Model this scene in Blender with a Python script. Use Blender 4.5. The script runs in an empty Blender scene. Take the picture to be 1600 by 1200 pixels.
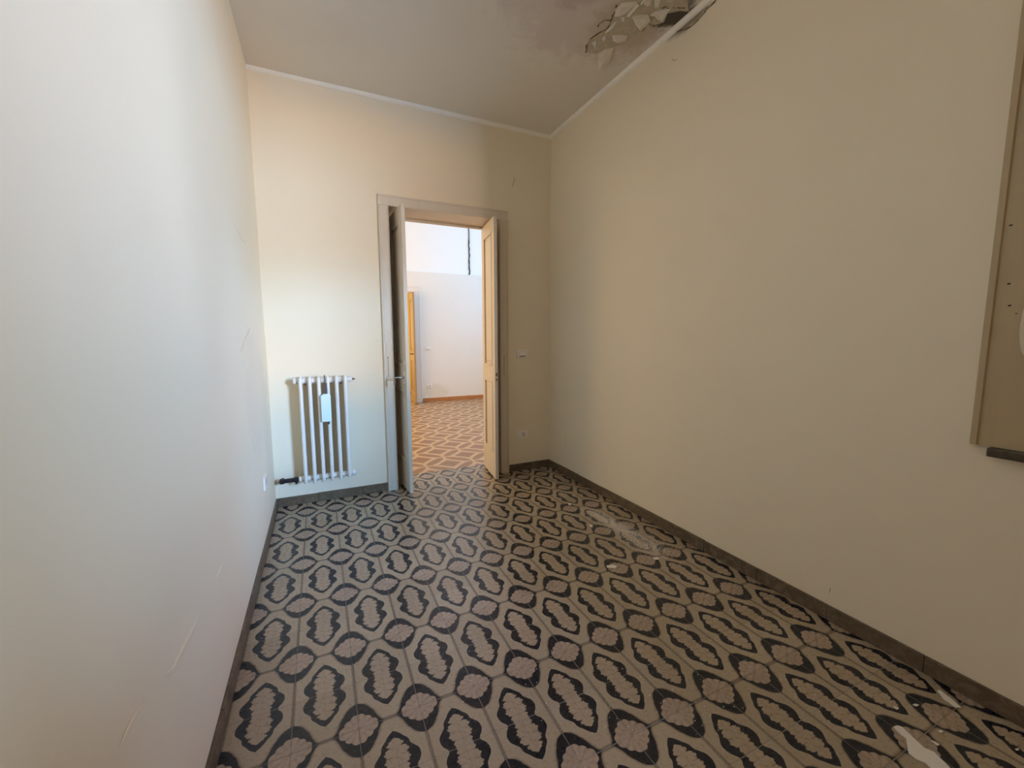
import bpy, bmesh, math, random
from mathutils import Vector, Matrix, Euler
from mathutils import noise as mnoise
random.seed(7)
SC = bpy.context.scene
COL = SC.collection
PI = math.pi
# ------------------------------------------------------------------ camera
CAM_H = 1.28
YAW, PITCH, ROLL, FPX = 0.4354, 0.1104, -0.0040, 645.49
_cy, _sy, _cp, _sp = math.cos(YAW), math.sin(YAW), math.cos(PITCH), math.sin(PITCH)
FW = Vector((_sy*_cp, _cy*_cp, -_sp)); _r = Vector((_cy, -_sy, 0)); _u = _r.cross(FW)
RT = math.cos(ROLL)*_r + math.sin(ROLL)*_u
UP = -math.sin(ROLL)*_r + math.cos(ROLL)*_u
cam_data = bpy.data.cameras.new('camera'); cam = bpy.data.objects.new('camera', cam_data); COL.objects.link(cam)
M = Matrix((RT, UP, -FW)).transposed().to_4x4(); M.translation = (0, 0, CAM_H)
cam.matrix_world = M
cam_data.sensor_width = 36; cam_data.lens = FPX/1600*36; cam_data.clip_start = 0.02
SC.camera = cam
# ------------------------------------------------------------------ world, light, exposure
SC.view_settings.view_transform = 'Standard'
SC.view_settings.look = 'None'
SC.view_settings.exposure = 0.0
SC.view_settings.gamma = 1.0
SC.view_settings.use_curve_mapping = False
SC.cycles.max_bounces = 14
SC.cycles.diffuse_bounces = 10
SC.cycles.sample_clamp_indirect = 6
W = bpy.data.worlds.new('sky'); SC.world = W; W.use_nodes = True
W.node_tree.nodes['Background'].inputs[0].default_value = (0.62, 0.78, 1.0, 1)
W.node_tree.nodes['Background'].inputs[1].default_value = 0.35

def area(name, loc, direction, sx, sy, power, color, spread=180):
    """daylight or added lamp standing in or just outside a window; sx runs horizontally, sy upwards"""
    l = bpy.data.lights.new(name, 'AREA'); l.shape = 'RECTANGLE'; l.size = sx; l.size_y = sy
    l.energy = power; l.color = color; l.spread = math.radians(spread)
    o = bpy.data.objects.new(name, l); COL.objects.link(o); o.location = loc
    o.rotation_euler = Vector(direction).to_track_quat('-Z', 'Y').to_euler()
    return o
# daylight from across the yard outside the window in the right wall: sunlit ground and house fronts, blue sky over them
def yard(name, y, z, color, width=2.0): area(name, (5.0, y, z), Vector((2.15, -0.2, 1.7))-Vector((5.0, y, z)), width, 0.7, 400, color)
yard('yard_ground_daylight', -2.0, 0.3, (0.534, 0.519, 0.67))
yard('near_front_daylight', -2.0, 1.0, (0.20, 0.33, 0.50))
yard('middle_front_daylight', -4.2, 1.8, (0.56, 0.92, 1.42))
yard('middle_roof_daylight', -4.2, 3.2, (0.75, 0.80, 1.35))
yard('far_ground_daylight', -6.6, 0.3, (0.44, 1.15, 2.25), 3.2)
yard('far_front_daylight', -6.6, 1.0, (2.35, 1.25, 0.10), 3.2)
yard('far_sky_daylight', -6.6, 3.2, (0.40, 1.8, 3.4), 3.2)
yard('opposite_roof_daylight', 0.3, 3.2, (0.18, 0.10, 0.05))
# daylight of the room beyond the door: sunlit window on its left, added lamp in a made-up opening on its right
area('far_left_daylight', (-0.98, 6.1, 1.9), (1, 0, 0), 3.0, 2.9, 115, (1.0, 0.62, 0.24))
area('far_right_fill', (4.40, 6.0, 2.75), (-1, 0, 0), 1.6, 1.9, 112, (0.15, 0.56, 1.05))
area('last_room_daylight', (0.35, 9.5, 1.6), (1, 0, 0), 1.0, 1.8, 40, (1.0, 0.88, 0.60))

# ------------------------------------------------------------------ room numbers (metres)
XL, XR, D, H, BB = -0.3534, 2.0439, 3.5173, 3.1325, 0.070
YN = -1.70                     # wall behind the camera
DT = 3.84                      # far face of the door wall
TX0, TY0, TS = -0.2435, 1.5309, 0.20    # tile lattice
FY = 8.30                      # far wall of the next room
FXL, FXR, FH = -0.90, 4.30, 4.25

def ray(px, py): return FW + (px-800)/FPX*RT - (py-600)/FPX*UP
def on_x(px, py, x): d = ray(px, py); return d*(x/d.x) + Vector((0, 0, CAM_H))
def on_y(px, py, y): d = ray(px, py); return d*(y/d.y) + Vector((0, 0, CAM_H))
def on_z(px, py, z): d = ray(px, py); return d*((z-CAM_H)/d.z) + Vector((0, 0, CAM_H))
def project(p):
    d = Vector(p)-Vector((0, 0, CAM_H)); z = d.dot(FW)
    if z < 0.05: return None
    return 800+FPX*d.dot(RT)/z, 600-FPX*d.dot(UP)/z

# ------------------------------------------------------------------ object helpers
def link(name, data, parent=None):
    o = bpy.data.objects.new(name, data); COL.objects.link(o)
    if parent is not None: o.parent = parent
    return o
def tag(o, label=None, cat=None, group=None, kind=None):
    if label: o['label'] = label
    if cat: o['category'] = cat
    if group: o['group'] = group
    if kind: o['kind'] = kind
    return o
def empty(name, loc=(0, 0, 0), parent=None):
    o = link(name, None, parent); o.location = loc; o.empty_display_size = 0.1
    return o
class MB:
    def __init__(s): s.bm = bmesh.new()
    def box(s, x0, x1, y0, y1, z0, z1, bev=0, seg=1):
        g = bmesh.ops.create_cube(s.bm, size=1)
        for v in g['verts']:
            v.co = Vector(((x0+x1)/2+v.co.x*(x1-x0), (y0+y1)/2+v.co.y*(y1-y0), (z0+z1)/2+v.co.z*(z1-z0)))
        if bev:
            es = {e for v in g['verts'] for e in v.link_edges}
            bmesh.ops.bevel(s.bm, geom=list(es), offset=bev, segments=seg, affect='EDGES', profile=0.6)
        return s
    def ring(s, c, ax1, ax2, r1, r2, n):
        return [s.bm.verts.new(Vector(c)+Vector(ax1)*(r1*math.cos(2*PI*i/n))+Vector(ax2)*(r2*math.sin(2*PI*i/n))) for i in range(n)]
    def skin(s, rings, cap=True):
        for a, b in zip(rings[:-1], rings[1:]):
            n = len(a)
            for i in range(n): s.bm.faces.new((a[i], a[(i+1) % n], b[(i+1) % n], b[i]))
        if cap:
            s.bm.faces.new(list(reversed(rings[0]))); s.bm.faces.new(rings[-1])
        return s
    def tube(s, pts, r, n=10):
        """round bar along a path; r a number or one per point"""
        pts = [Vector(p) for p in pts]; rings = []
        for i, p in enumerate(pts):
            t = (pts[min(i+1, len(pts)-1)]-pts[max(i-1, 0)]).normalized()
            ref = Vector((0, 0, 1)) if abs(t.z) < 0.9 else Vector((0, 1, 0))
            a = t.cross(ref).normalized(); b = a.cross(t).normalized()
            rr = r[i] if hasattr(r, '__len__') else r
            rings.append(s.ring(p, a, b, rr, rr, n))
        return s.skin(rings)
    def lathe(s, c, axis, prof, n=16):
        """prof: (distance along axis, radius)"""
        ax = Vector(axis).normalized(); ref = Vector((0, 0, 1)) if abs(ax.z) < 0.9 else Vector((0, 1, 0))
        a = ax.cross(ref).normalized(); b = a.cross(ax).normalized()
        return s.skin([s.ring(Vector(c)+ax*d, a, b, r, r, n) for d, r in prof])
    def prism(s, pts, off):
        """polygon pts swept by vector off"""
        a = [s.bm.verts.new(Vector(p)) for p in pts]; b = [s.bm.verts.new(Vector(p)+Vector(off)) for p in pts]
        n = len(a)
        s.bm.faces.new(list(reversed(a))); s.bm.faces.new(b)
        for i in range(n): s.bm.faces.new((a[i], a[(i+1) % n], b[(i+1) % n], b[i]))
        return s
    def mesh(s, name, mat, smooth=False):
        bmesh.ops.recalc_face_normals(s.bm, faces=s.bm.faces[:])
        me = bpy.data.meshes.new(name); s.bm.to_mesh(me); s.bm.free()
        if mat: me.materials.append(mat)
        if smooth:
            me.polygons.foreach_set('use_smooth', [True]*len(me.polygons))
            try: me.set_sharp_from_angle(angle=math.radians(38))
            except Exception: pass
        return me
    def build(s, name, mat, parent=None, smooth=False, off=None):
        me = s.mesh(name, mat, smooth)
        if off is not None: me.transform(Matrix.Translation(-Vector(off)))
        return link(name, me, parent)

# ------------------------------------------------------------------ node helpers
class E:
    """a value in a shader graph, with arithmetic"""
    def __init__(s, nt, sock): s.nt, s.s = nt, sock
    def _m(s, op, *o, clamp=False):
        n = s.nt.nodes.new('ShaderNodeMath'); n.operation = op; n.use_clamp = clamp
        for i, x in enumerate((s,)+o):
            if isinstance(x, E): s.nt.links.new(x.s, n.inputs[i])
            else: n.inputs[i].default_value = x
        return E(s.nt, n.outputs[0])
    def __add__(s, o): return s._m('ADD', o)
    __radd__ = __add__
    def __sub__(s, o): return s._m('SUBTRACT', o)
    def __rsub__(s, o): return (s*-1)+o
    def __mul__(s, o): return s._m('MULTIPLY', o)
    __rmul__ = __mul__
    def __truediv__(s, o): return s._m('DIVIDE', o)
    def abs(s): return s._m('ABSOLUTE')
    def min(s, o): return s._m('MINIMUM', o)
    def max(s, o): return s._m('MAXIMUM', o)
    def pow(s, o): return s._m('POWER', o)
    def sin(s): return s._m('SINE')
    def cos(s): return s._m('COSINE')
    def sqrt(s): return s._m('SQRT')
    def frac(s): return s._m('FRACT')
    def atan2(s, o): return s._m('ARCTAN2', o)
    def step(s, lo, hi, a=0.0, b=1.0):
        n = s.nt.nodes.new('ShaderNodeMapRange'); n.interpolation_type = 'SMOOTHSTEP'
        s.nt.links.new(s.s, n.inputs[0])
        for i, v in enumerate((lo, hi, a, b)): n.inputs[i+1].default_value = v
        return E(s.nt, n.outputs[0])
    def curve(s, pts):
        n = s.nt.nodes.new('ShaderNodeFloatCurve'); c = n.mapping.curves[0]
        while len(c.points) > 2: c.points.remove(c.points[1])
        c.points[0].location = pts[0]; c.points[1].location = pts[-1]
        for p in pts[1:-1]: c.points.new(*p)
        for q in c.points:
            if q.location[1] < 1e-6: q.handle_type = 'VECTOR'
            else: q.handle_type = 'AUTO_CLAMPED'
        n.mapping.update(); s.nt.links.new(s.s, n.inputs['Value']); return E(s.nt, n.outputs[0])
class Mat:
    def __init__(s, name, color=(0.8, 0.8, 0.8), rough=0.6, spec=0.4, metal=0):
        s.m = bpy.data.materials.new(name); s.m.use_nodes = True; s.nt = s.m.node_tree
        s.b = s.nt.nodes['Principled BSDF']
        s.b.inputs['Base Color'].default_value = (*color, 1); s.b.inputs['Roughness'].default_value = rough
        s.b.inputs['Specular IOR Level'].default_value = spec; s.b.inputs['Metallic'].default_value = metal
        s.col = None; s.base = color
    def coord(s, kind='Object'):
        n = s.nt.nodes.new('ShaderNodeTexCoord'); return n.outputs[kind]
    def pos(s): return s.nt.nodes.new('ShaderNodeNewGeometry').outputs['Position']
    def sep(s, sock):
        n = s.nt.nodes.new('ShaderNodeSeparateXYZ'); s.nt.links.new(sock, n.inputs[0])
        return [E(s.nt, n.outputs[i]) for i in range(3)]
    def noise(s, vec, scale, detail=3, rough=0.5, dist=0.0):
        n = s.nt.nodes.new('ShaderNodeTexNoise'); s.nt.links.new(vec, n.inputs['Vector'])
        n.inputs['Scale'].default_value = scale; n.inputs['Detail'].default_value = detail
        n.inputs['Roughness'].default_value = rough; n.inputs['Distortion'].default_value = dist
        return E(s.nt, n.outputs[0])
    def scale_vec(s, vec, sc):
        n = s.nt.nodes.new('ShaderNodeMapping'); s.nt.links.new(vec, n.inputs[0]); n.inputs['Scale'].default_value = sc
        return n.outputs[0]
    def rand(s): return E(s.nt, s.nt.nodes.new('ShaderNodeObjectInfo').outputs['Random'])
    def rgb(s, c):
        n = s.nt.nodes.new('ShaderNodeRGB'); n.outputs[0].default_value = (*c, 1); return n.outputs[0]
    def mix(s, fac, b, a=None, mode='MIX'):
        """lay colour b over the colour so far by fac"""
        n = s.nt.nodes.new('ShaderNodeMix'); n.data_type = 'RGBA'; n.blend_type = mode
        if isinstance(fac, E): s.nt.links.new(fac.s, n.inputs['Factor'])
        else: n.inputs['Factor'].default_value = fac
        a = a if a is not None else (s.col if s.col is not None else s.rgb(s.base))
        s.nt.links.new(a, n.inputs['A'])
        if isinstance(b, tuple): n.inputs['B'].default_value = (*b, 1)
        else: s.nt.links.new(b, n.inputs['B'])
        s.col = n.outputs['Result']; return s
    def bump(s, e, strength=0.2, dist=0.01):
        n = s.nt.nodes.new('ShaderNodeBump'); n.inputs['Strength'].default_value = strength; n.inputs['Distance'].default_value = dist
        s.nt.links.new(e.s, n.inputs['Height'])
        prev = s.b.inputs['Normal'].links
        if prev: s.nt.links.new(prev[0].from_socket, n.inputs['Normal'])
        s.nt.links.new(n.outputs[0], s.b.inputs['Normal']); return s
    def rough(s, e): s.nt.links.new(e.s, s.b.inputs['Roughness']); return s
    def done(s):
        if s.col is not None: s.nt.links.new(s.col, s.b.inputs['Base Color'])
        return s.m

def blotch(m, p, cx, cy, cz, rx, ry, rz, n, amt):
    """irregular stain mask about a point"""
    X, Y, Z = p
    d = (((X-cx)/rx).pow(2.0)+((Y-cy)/ry).pow(2.0)+((Z-cz)/rz).pow(2.0)).sqrt()
    return (d+(n-0.5)*amt).step(1.0, 0.55)

# ------------------------------------------------------------------ materials
def plaster(name, base, tint, stains=()):
    m = Mat(name, base, 0.78, 0.25)
    g = m.pos(); p = m.sep(g)
    big = m.noise(g, 1.1, 3, 0.55); mid = m.noise(g, 4.5, 5, 0.6); fine = m.noise(g, 60, 3, 0.6)
    m.mix(big.step(0.42, 0.70)*0.5, tint)
    m.mix(mid.step(0.55, 0.75)*0.22, tuple(c*0.93 for c in base))
    for (c, r, amt, col, k) in stains:
        n = m.noise(g, 9, 6, 0.65, 0.4)
        m.mix(blotch(m, p, *c, *r, n, amt)*k, col)
    m.bump(mid, 0.10, 0.02); m.bump(fine, 0.05, 0.003)
    return m.done()
WALLC = (0.81, 0.72, 0.545)
WALLT = (0.785, 0.69, 0.515)
M_wall = plaster('wall_paint', WALLC, WALLT)
M_wall_left = plaster('wall_paint_patchy', WALLC, WALLT,
    stains=[((XL, 2.9, 0.95), (0.2, 0.5, 0.45), 1.2, (0.66, 0.60, 0.50), 0.35)])  # slightly darker patch low on the wall near the back corner
M_wall_right = plaster('wall_paint_mould', WALLC, WALLT,
    stains=[((XR, 1.93, 3.12), (0.2, 0.20, 0.07), 1.0, (0.16, 0.12, 0.07), 0.8),
            ((XR, 1.70, 3.16), (0.2, 0.12, 0.07), 1.2, (0.05, 0.04, 0.03), 0.8)])
M_ceil = plaster('ceiling_paint', (0.74, 0.69, 0.60), (0.69, 0.64, 0.56),
    stains=[((1.55, 2.05, H), (0.75, 0.62, 0.3), 1.3, (0.60, 0.52, 0.47), 0.75),
            ((1.35, 1.95, H), (0.22, 0.25, 0.3), 1.4, (0.44, 0.36, 0.34), 0.6),
            ((1.75, 2.12, H), (0.26, 0.36, 0.3), 1.2, (0.46, 0.38, 0.27), 0.7),
            ((1.94, 1.97, H), (0.15, 0.14, 0.3), 2.0, (0.04, 0.03, 0.017), 0.92),
            ((1.83, 2.13, H), (0.07, 0.05, 0.3), 1.1, (0.04, 0.03, 0.018), 0.85)])
M_farwall = plaster('far_wall_paint', (0.82, 0.775, 0.72), (0.80, 0.755, 0.69),
    stains=[((2.12, FY, 0.20), (0.34, 0.3, 0.20), 1.3, (0.66, 0.59, 0.42), 0.40)])
M_farceil = plaster('far_ceiling_paint', (0.84, 0.82, 0.79), (0.82, 0.80, 0.76))
M_lastwall = plaster('last_room_paint', (0.82, 0.70, 0.40), (0.80, 0.68, 0.38))
M_flake = Mat('peeled_paint', (0.66, 0.60, 0.50), 0.75, 0.25).done()
def mk_bare():
    m = Mat('bare_plaster', (0.47, 0.41, 0.31), 0.9, 0.15); g = m.pos()
    n = m.noise(g, 22, 6, 0.7); m.mix(n.step(0.45, 0.7)*0.7, (0.62, 0.56, 0.45)); m.bump(n, 0.5, 0.01)
    return m.done()
M_bare = mk_bare()
def mk_cornice():
    m = Mat('cornice_paint', (0.88, 0.83, 0.73), 0.6, 0.35); n = m.noise(m.pos(), 25, 4)
    m.mix(n.step(0.5, 0.8)*0.3, (0.74, 0.67, 0.55)); m.bump(n, 0.2, 0.004); return m.done()
M_cornice = mk_cornice()
def mk_wood(name, base, dark):
    m = Mat(name, base, 0.42, 0.45); g = m.coord('Object')
    n = m.noise(m.scale_vec(g, (14, 14, 1.2)), 3, 4, 0.6); w = m.noise(g, 7, 5, 0.65)
    m.mix(n.step(0.45, 0.75)*0.35, dark); m.mix(w.step(0.60, 0.78)*0.25, dark)
    m.bump(n, 0.08, 0.004); return m.done()
M_wood = mk_wood('painted_door_wood', (0.66, 0.585, 0.475), (0.56, 0.48, 0.37))
M_farcase = mk_wood('painted_far_door_wood', (0.80, 0.72, 0.65), (0.72, 0.63, 0.55))
M_honey = mk_wood('varnished_honey_wood', (0.40, 0.26, 0.115), (0.28, 0.16, 0.06))
M_case = mk_wood('painted_window_wood', (0.44, 0.335, 0.185), (0.37, 0.27, 0.14))
M_dark = Mat('dark_recess', (0.03, 0.026, 0.022), 0.8, 0.2).done()
M_slit = Mat('slot_shadow_paint', (0.30, 0.26, 0.21), 0.7, 0.2).done()
M_plastic = Mat('white_switch_plastic', (0.84, 0.80, 0.72), 0.35, 0.5).done()
M_plastic2 = Mat('grey_switch_key', (0.70, 0.66, 0.58), 0.4, 0.5).done()
M_oval = Mat('aged_white_plate', (0.62, 0.53, 0.38), 0.5, 0.4).done()
M_slotgrey = Mat('socket_hole', (0.12, 0.10, 0.085), 0.7, 0.3).done()
def mk_enamel():
    m = Mat('radiator_enamel', (0.78, 0.745, 0.68), 0.30, 0.5); n = m.noise(m.coord('Object'), 12, 4)
    m.mix(n.step(0.5, 0.8)*0.25, (0.66, 0.61, 0.53)); return m.done()
M_rad = mk_enamel()
M_ceramic = Mat('pale_blue_ceramic', (0.70, 0.85, 0.90), 0.25, 0.5).done()
M_black = Mat('blackened_metal', (0.018, 0.018, 0.022), 0.35, 0.5, 0.3).done()
M_chrome = Mat('worn_chrome', (0.36, 0.34, 0.31), 0.3, 0.5, 0.9).done()
M_hook = Mat('dull_hook_metal', (0.10, 0.085, 0.075), 0.5, 0.4, 0.5).done()
def mk_marble(name, base, vein):
    m = Mat(name, base, 0.38, 0.45); g = m.pos()
    n = m.noise(g, 26, 6, 0.7, 0.8); k = m.noise(g, 7, 4, 0.6, 1.0)
    m.mix(n.step(0.40, 0.66), vein); m.mix(k.step(0.52, 0.75)*0.5, tuple(c*0.55 for c in base))
    m.mix(m.rand().step(0.0, 1.0)*0.35, tuple(c*1.35 for c in base)); return m.done()
M_base = mk_marble('baseboard_marble', (0.105, 0.074, 0.044), (0.185, 0.138, 0.092))
M_sill = mk_marble('sill_marble', (0.045, 0.032, 0.014), (0.075, 0.054, 0.026))
M_terra = mk_marble('far_baseboard_clay', (0.42, 0.16, 0.05), (0.50, 0.23, 0.09))
M_grout = Mat('grout', (0.30, 0.265, 0.215), 0.9, 0.2).done()
M_fargrout = Mat('far_grout', (0.50, 0.36, 0.23), 0.9, 0.2).done()
M_chip = Mat('fallen_plaster', (0.80, 0.76, 0.68), 0.85, 0.2).done()

def mk_tile():
    m = Mat('printed_blue_tile', (0.415, 0.338, 0.235), 0.34, 0.42)
    uvn = m.coord('UV'); U, V, _z = m.sep(uvn)
    wob = m.noise(m.scale_vec(uvn, (1, 1, 1)), 6.0, 2) - 0.5
    u = (U-0.5).abs(); v = V
    fine = m.noise(uvn, 40, 3, 0.6); med = m.noise(uvn, 14, 4, 0.6)
    DARK = (0.0085, 0.009, 0.016); TAN = (0.405, 0.318, 0.222); BROWN = (0.120, 0.085, 0.060)
    m.mix(med.step(0.45, 0.7)*0.5, (0.365, 0.290, 0.197))
    # brown seam between neighbouring bands
    seam = ((0.5-u)+wob*0.01).step(0.045, 0.008)
    m.mix(seam*0.75, BROWN)
    neck = ((1.0-v)).step(0.06, 0.012)
    m.mix(neck*0.75, BROWN)
    # dark cell round the rosette: half width against distance from the row of rosettes
    dv = 1.0-v; du = 0.5-u
    cw = dv.curve([(0, 0.42), (0.02, 0.385), (0.06, 0.352), (0.14, 0.312), (0.25, 0.272), (0.33, 0.222), (0.41, 0.172), (0.47, 0.108), (0.515, 0.0), (1, 0.0)])
    inside = (cw-du) + wob*0.02
    gate = dv.step(0.52, 0.50)
    m.mix(inside.step(-0.045, 0.0)*dv.step(0.56, 0.50)*0.55, BROWN)
    m.mix(inside.step(-0.006, 0.014)*gate, DARK)
    # scalloped rosette
    r = ((du*0.92).pow(1.38)+dv.pow(1.38)).pow(1.0/1.38); th = dv.atan2(du)
    lobes = (th*6.0).sin().abs()*0.030
    edge = (lobes+0.276)-r+(fine-0.5)*0.02
    m.mix(edge.step(0.0, 0.012), (0.425, 0.325, 0.240))
    petals = ((th*12.0).cos()*0.5+0.5)*edge.step(0.0, 0.03)*r.step(0.03, 0.12)
    m.mix(petals*0.26, (0.165, 0.115, 0.085))
    m.mix(r.step(0.05, 0.02)*0.5, (0.17, 0.09, 0.065))
    # dark lobed medallion ring and its scalloped heart
    ow = v.curve([(0, 0.262), (0.03, 0.270), (0.08, 0.312), (0.15, 0.345), (0.21, 0.352), (0.28, 0.338), (0.34, 0.292), (0.41, 0.236), (0.50, 0.212), (0.58, 0.150), (0.66, 0.088), (0.73, 0.0), (1, 0)])
    og = v.step(0.74, 0.72)
    outer = (ow-u)+(fine-0.5)*0.012
    m.mix(outer.step(-0.022, 0.0)*og*0.4, (0.50, 0.42, 0.31))
    m.mix(outer.step(-0.002, 0.012)*og, DARK)
    iw = v.curve([(0, 0.130), (0.05, 0.138), (0.14, 0.170), (0.24, 0.186), (0.34, 0.178), (0.42, 0.150), (0.50, 0.115), (0.56, 0.062), (0.605, 0.0), (1, 0)])
    ph = (v*20.5+0.55).sin().abs()
    ph2 = (v*47.0+1.1).sin().abs()
    sc = ((ph.pow(0.4)-0.85)*0.085*v.step(0.60, 0.45)+(ph2.pow(0.5)-0.75)*0.040*v.step(0.62, 0.5)+(med-0.5)*0.05).max(-0.06)
    inner = (iw-u)+sc+(fine-0.5)*0.022
    m.mix(inner.step(-0.001, 0.012)*v.step(0.615, 0.6), TAN)
    veins = ph.step(0.35, 0.0)*u.step(0.02, 0.10)*inner.step(0.0, 0.03)
    m.mix(veins*0.55, (0.150, 0.105, 0.072))
    curls = ((u*60.0+v*18.0).sin()*(v*46.0).cos()).step(0.35, 0.9)*inner.step(0.01, 0.04)
    m.mix(curls*0.35, (0.48, 0.395, 0.29))
    m.mix(u.step(0.012, 0.003)*v.step(0.52, 0.45)*0.30, (0.15, 0.105, 0.075))
    # wear and speckle
    m.mix(fine.step(0.55, 0.75)*0.35, (0.86, 0.84, 0.80), mode='MULTIPLY')
    m.mix(m.rand(), (0.86, 0.85, 0.83), mode='MULTIPLY')
    m.rough(med.step(0.3, 0.7, 0.24, 0.36)); m.bump(fine, 0.08, 0.002)
    return m.done()
M_tile = mk_tile()
def mk_fartile():
    # diamonds framed by pointed bars, on the diagonal
    m = Mat('printed_brown_tile', (0.56, 0.37, 0.205), 0.34, 0.35)
    uvn = m.coord('UV'); U, V, _z = m.sep(uvn)
    a = (U+V); b = (U-V)
    fa = ((a*0.5).frac()-0.5).abs(); fb = ((b*0.5).frac()-0.5).abs()      # 0 at a cell's middle, .5 on its border
    n = m.noise(uvn, 30, 3, 0.6)
    BR = (0.265, 0.137, 0.058)
    sq = (0.262-fa.max(fb))+(n-0.5)*0.02
    m.mix(sq.step(0.0, 0.03), BR)
    def bar(p, q_):     # pointed bar centred on the border p=.5, running along q
        w = ((0.470-q_)*0.75).min(0.150-(q_*q_)*0.35)
        return (w-(0.5-p))
    m.mix((bar(fa, fb)+(n-0.5)*0.02).step(0.0, 0.03), BR)
    m.mix((bar(fb, fa)+(n-0.5)*0.02).step(0.0, 0.03), BR)
    m.mix(n.step(0.5, 0.75)*0.25, (0.50, 0.33, 0.20))
    m.mix(m.rand().step(0, 1)*0.12, (0.40, 0.25, 0.14))
    return m.done()
M_fartile = mk_fartile()

# ------------------------------------------------------------------ room shell
def structure(o): o['kind'] = 'structure'; return o
def wall_mesh(name, mat, boxes):
    m = MB()
    for b in boxes: m.box(*b)
    return structure(m.build(name, mat))
WT = 0.22
# left wall: slightly uneven old plaster
def uneven_left():
    m = MB(); bm = m.bm; ny, nz = 120, 60
    y0, y1 = YN, DT
    vs = []
    for j in range(nz+1):
        row = []
        for i in range(ny+1):
            y = y0+(y1-y0)*i/ny; z = H*j/nz
            k = mnoise.noise(Vector((y*1.3, z*1.1, 3.1)))*0.008+mnoise.noise(Vector((y*3.4, z*3.0, 9.7)))*0.0022
            k *= min(1, min(i, ny-i)/6, (nz-j)/4)*min(1, j/4+0.15)
            if y > D: k = 0
            row.append(bm.verts.new((XL+k*0.6, y, z)))
        vs.append(row)
    for j in range(nz):
        for i in range(ny): bm.faces.new((vs[j][i], vs[j][i+1], vs[j+1][i+1], vs[j+1][i]))
    m.box(XL-0.2, XL-0.012, y0, D, 0, H)
    o = m.build('wall_left', M_wall_left, smooth=False)
    for p in o.data.polygons: p.use_smooth = True
    o.data.set_sharp_from_angle(angle=math.radians(30))
    return structure(o)
wall_left = uneven_left()
DX0, DX1, DZ = 0.546, 1.522, 2.345        # rough door opening
wall_back = wall_mesh('wall_back', M_wall, [
    (FXL-0.2, DX0, D, DT, 0, FH), (DX1, FXR+0.2, D, DT, 0, FH), (DX0, DX1, D, DT, DZ, FH)])
WY0, WY1, WZ0, WZ1 = -1.15, 0.455, 0.905, 2.34      # window opening in the right wall
wall_right = wall_mesh('wall_right', M_wall_right, [
    (XR, XR+WT, WY1, D, 0, H), (XR, XR+WT, YN, WY0, 0, H), (XR, XR+WT, WY0, WY1, 0, WZ0), (XR, XR+WT, WY0, WY1, WZ1, H)])
wall_front = wall_mesh('wall_front', M_wall, [(XL-0.2, XR+WT, YN-0.2, YN, 0, H)])
ceiling = wall_mesh('ceiling', M_ceil, [(XL-0.2, XR+WT, YN-0.2, D, H, H+0.15)])
# next room
FDX0, FDX1, FDZ, LEDGE = 0.80, 1.735, 2.195, 2.585
M_upper = plaster('far_upper_paint', (0.90, 0.88, 0.85), (0.88, 0.86, 0.83))
wall_mesh('wall_far_upper', M_upper, [(FXL-0.2, FXR+0.2, FY+0.06, FY+0.30, LEDGE, FH)])
wall_far = wall_mesh('wall_far', M_farwall, [
    (FXL-0.2, FDX0, FY, FY+0.30, 0, LEDGE), (FDX1, FXR+0.2, FY, FY+0.30, 0, LEDGE), (FDX0, FDX1, FY, FY+0.30, FDZ, LEDGE)])
wall_mesh('wall_far_left', M_farwall, [
    (FXL-0.2, FXL, DT, 4.5, 0, FH), (FXL-0.2, FXL, 7.7, FY, 0, FH), (FXL-0.2, FXL, 4.5, 7.7, 0, 0.4), (FXL-0.2, FXL, 4.5, 7.7, 3.4, FH)])
wall_mesh('wall_far_right', M_farwall, [
    (FXR, FXR+0.2, DT, 5.1, 0, FH), (FXR, FXR+0.2, 6.9, FY, 0, FH), (FXR, FXR+0.2, 5.1, 6.9, 0, 1.7), (FXR, FXR+0.2, 5.1, 6.9, 3.8, FH)])  # opening added for the lamp on this side
wall_mesh('ceiling', M_farceil, [(FXL-0.2, FXR+0.2, DT, FY+0.3, FH, FH+0.15)])
# last room behind it
wall_mesh('wall_last', M_lastwall, [(0.2, 2.7, 10.6, 10.75, 0, 2.9), (0.0, 0.2, FY+0.3, 9.0, 0, 2.9), (0.0, 0.2, 10.0, 10.75, 0, 2.9),
    (0.0, 0.2, 9.0, 10.0, 0, 0.6), (0.0, 0.2, 9.0, 10.0, 2.5, 2.9), (2.7, 2.9, FY+0.3, 10.75, 0, 2.9)])
wall_mesh('ceiling', M_farceil, [(0.0, 2.9, FY+0.3, 10.75, 2.9, 3.0)])

# ------------------------------------------------------------------ tiled floors
def tile_mesh(name, x0, x1, y0, y1, uvf, mat, ch=0.0006, dep=0.009):
    """one tile, its upper edges chamfered; uvf(x, y) gives the print"""
    bm = bmesh.new()
    def q(x0, x1, y0, y1, z): return [bm.verts.new(p) for p in ((x0, y0, z), (x1, y0, z), (x1, y1, z), (x0, y1, z))]
    t = q(x0+ch, x1-ch, y0+ch, y1-ch, 0); e = q(x0, x1, y0, y1, -ch); b = q(x0, x1, y0, y1, -dep)
    bm.faces.new(t)
    for i in range(4):
        j = (i+1) % 4
        bm.faces.new((e[i], e[j], t[j], t[i])); bm.faces.new((b[i], b[j], e[j], e[i]))
    uv = bm.loops.layers.uv.new('UVMap')
    for f in bm.faces:
        for l in f.loops: l[uv].uv = uvf(l.vert.co.x, l.vert.co.y)
    me = bpy.data.meshes.new(name); bm.to_mesh(me); bm.free(); me.materials.append(mat)
    return me
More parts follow.
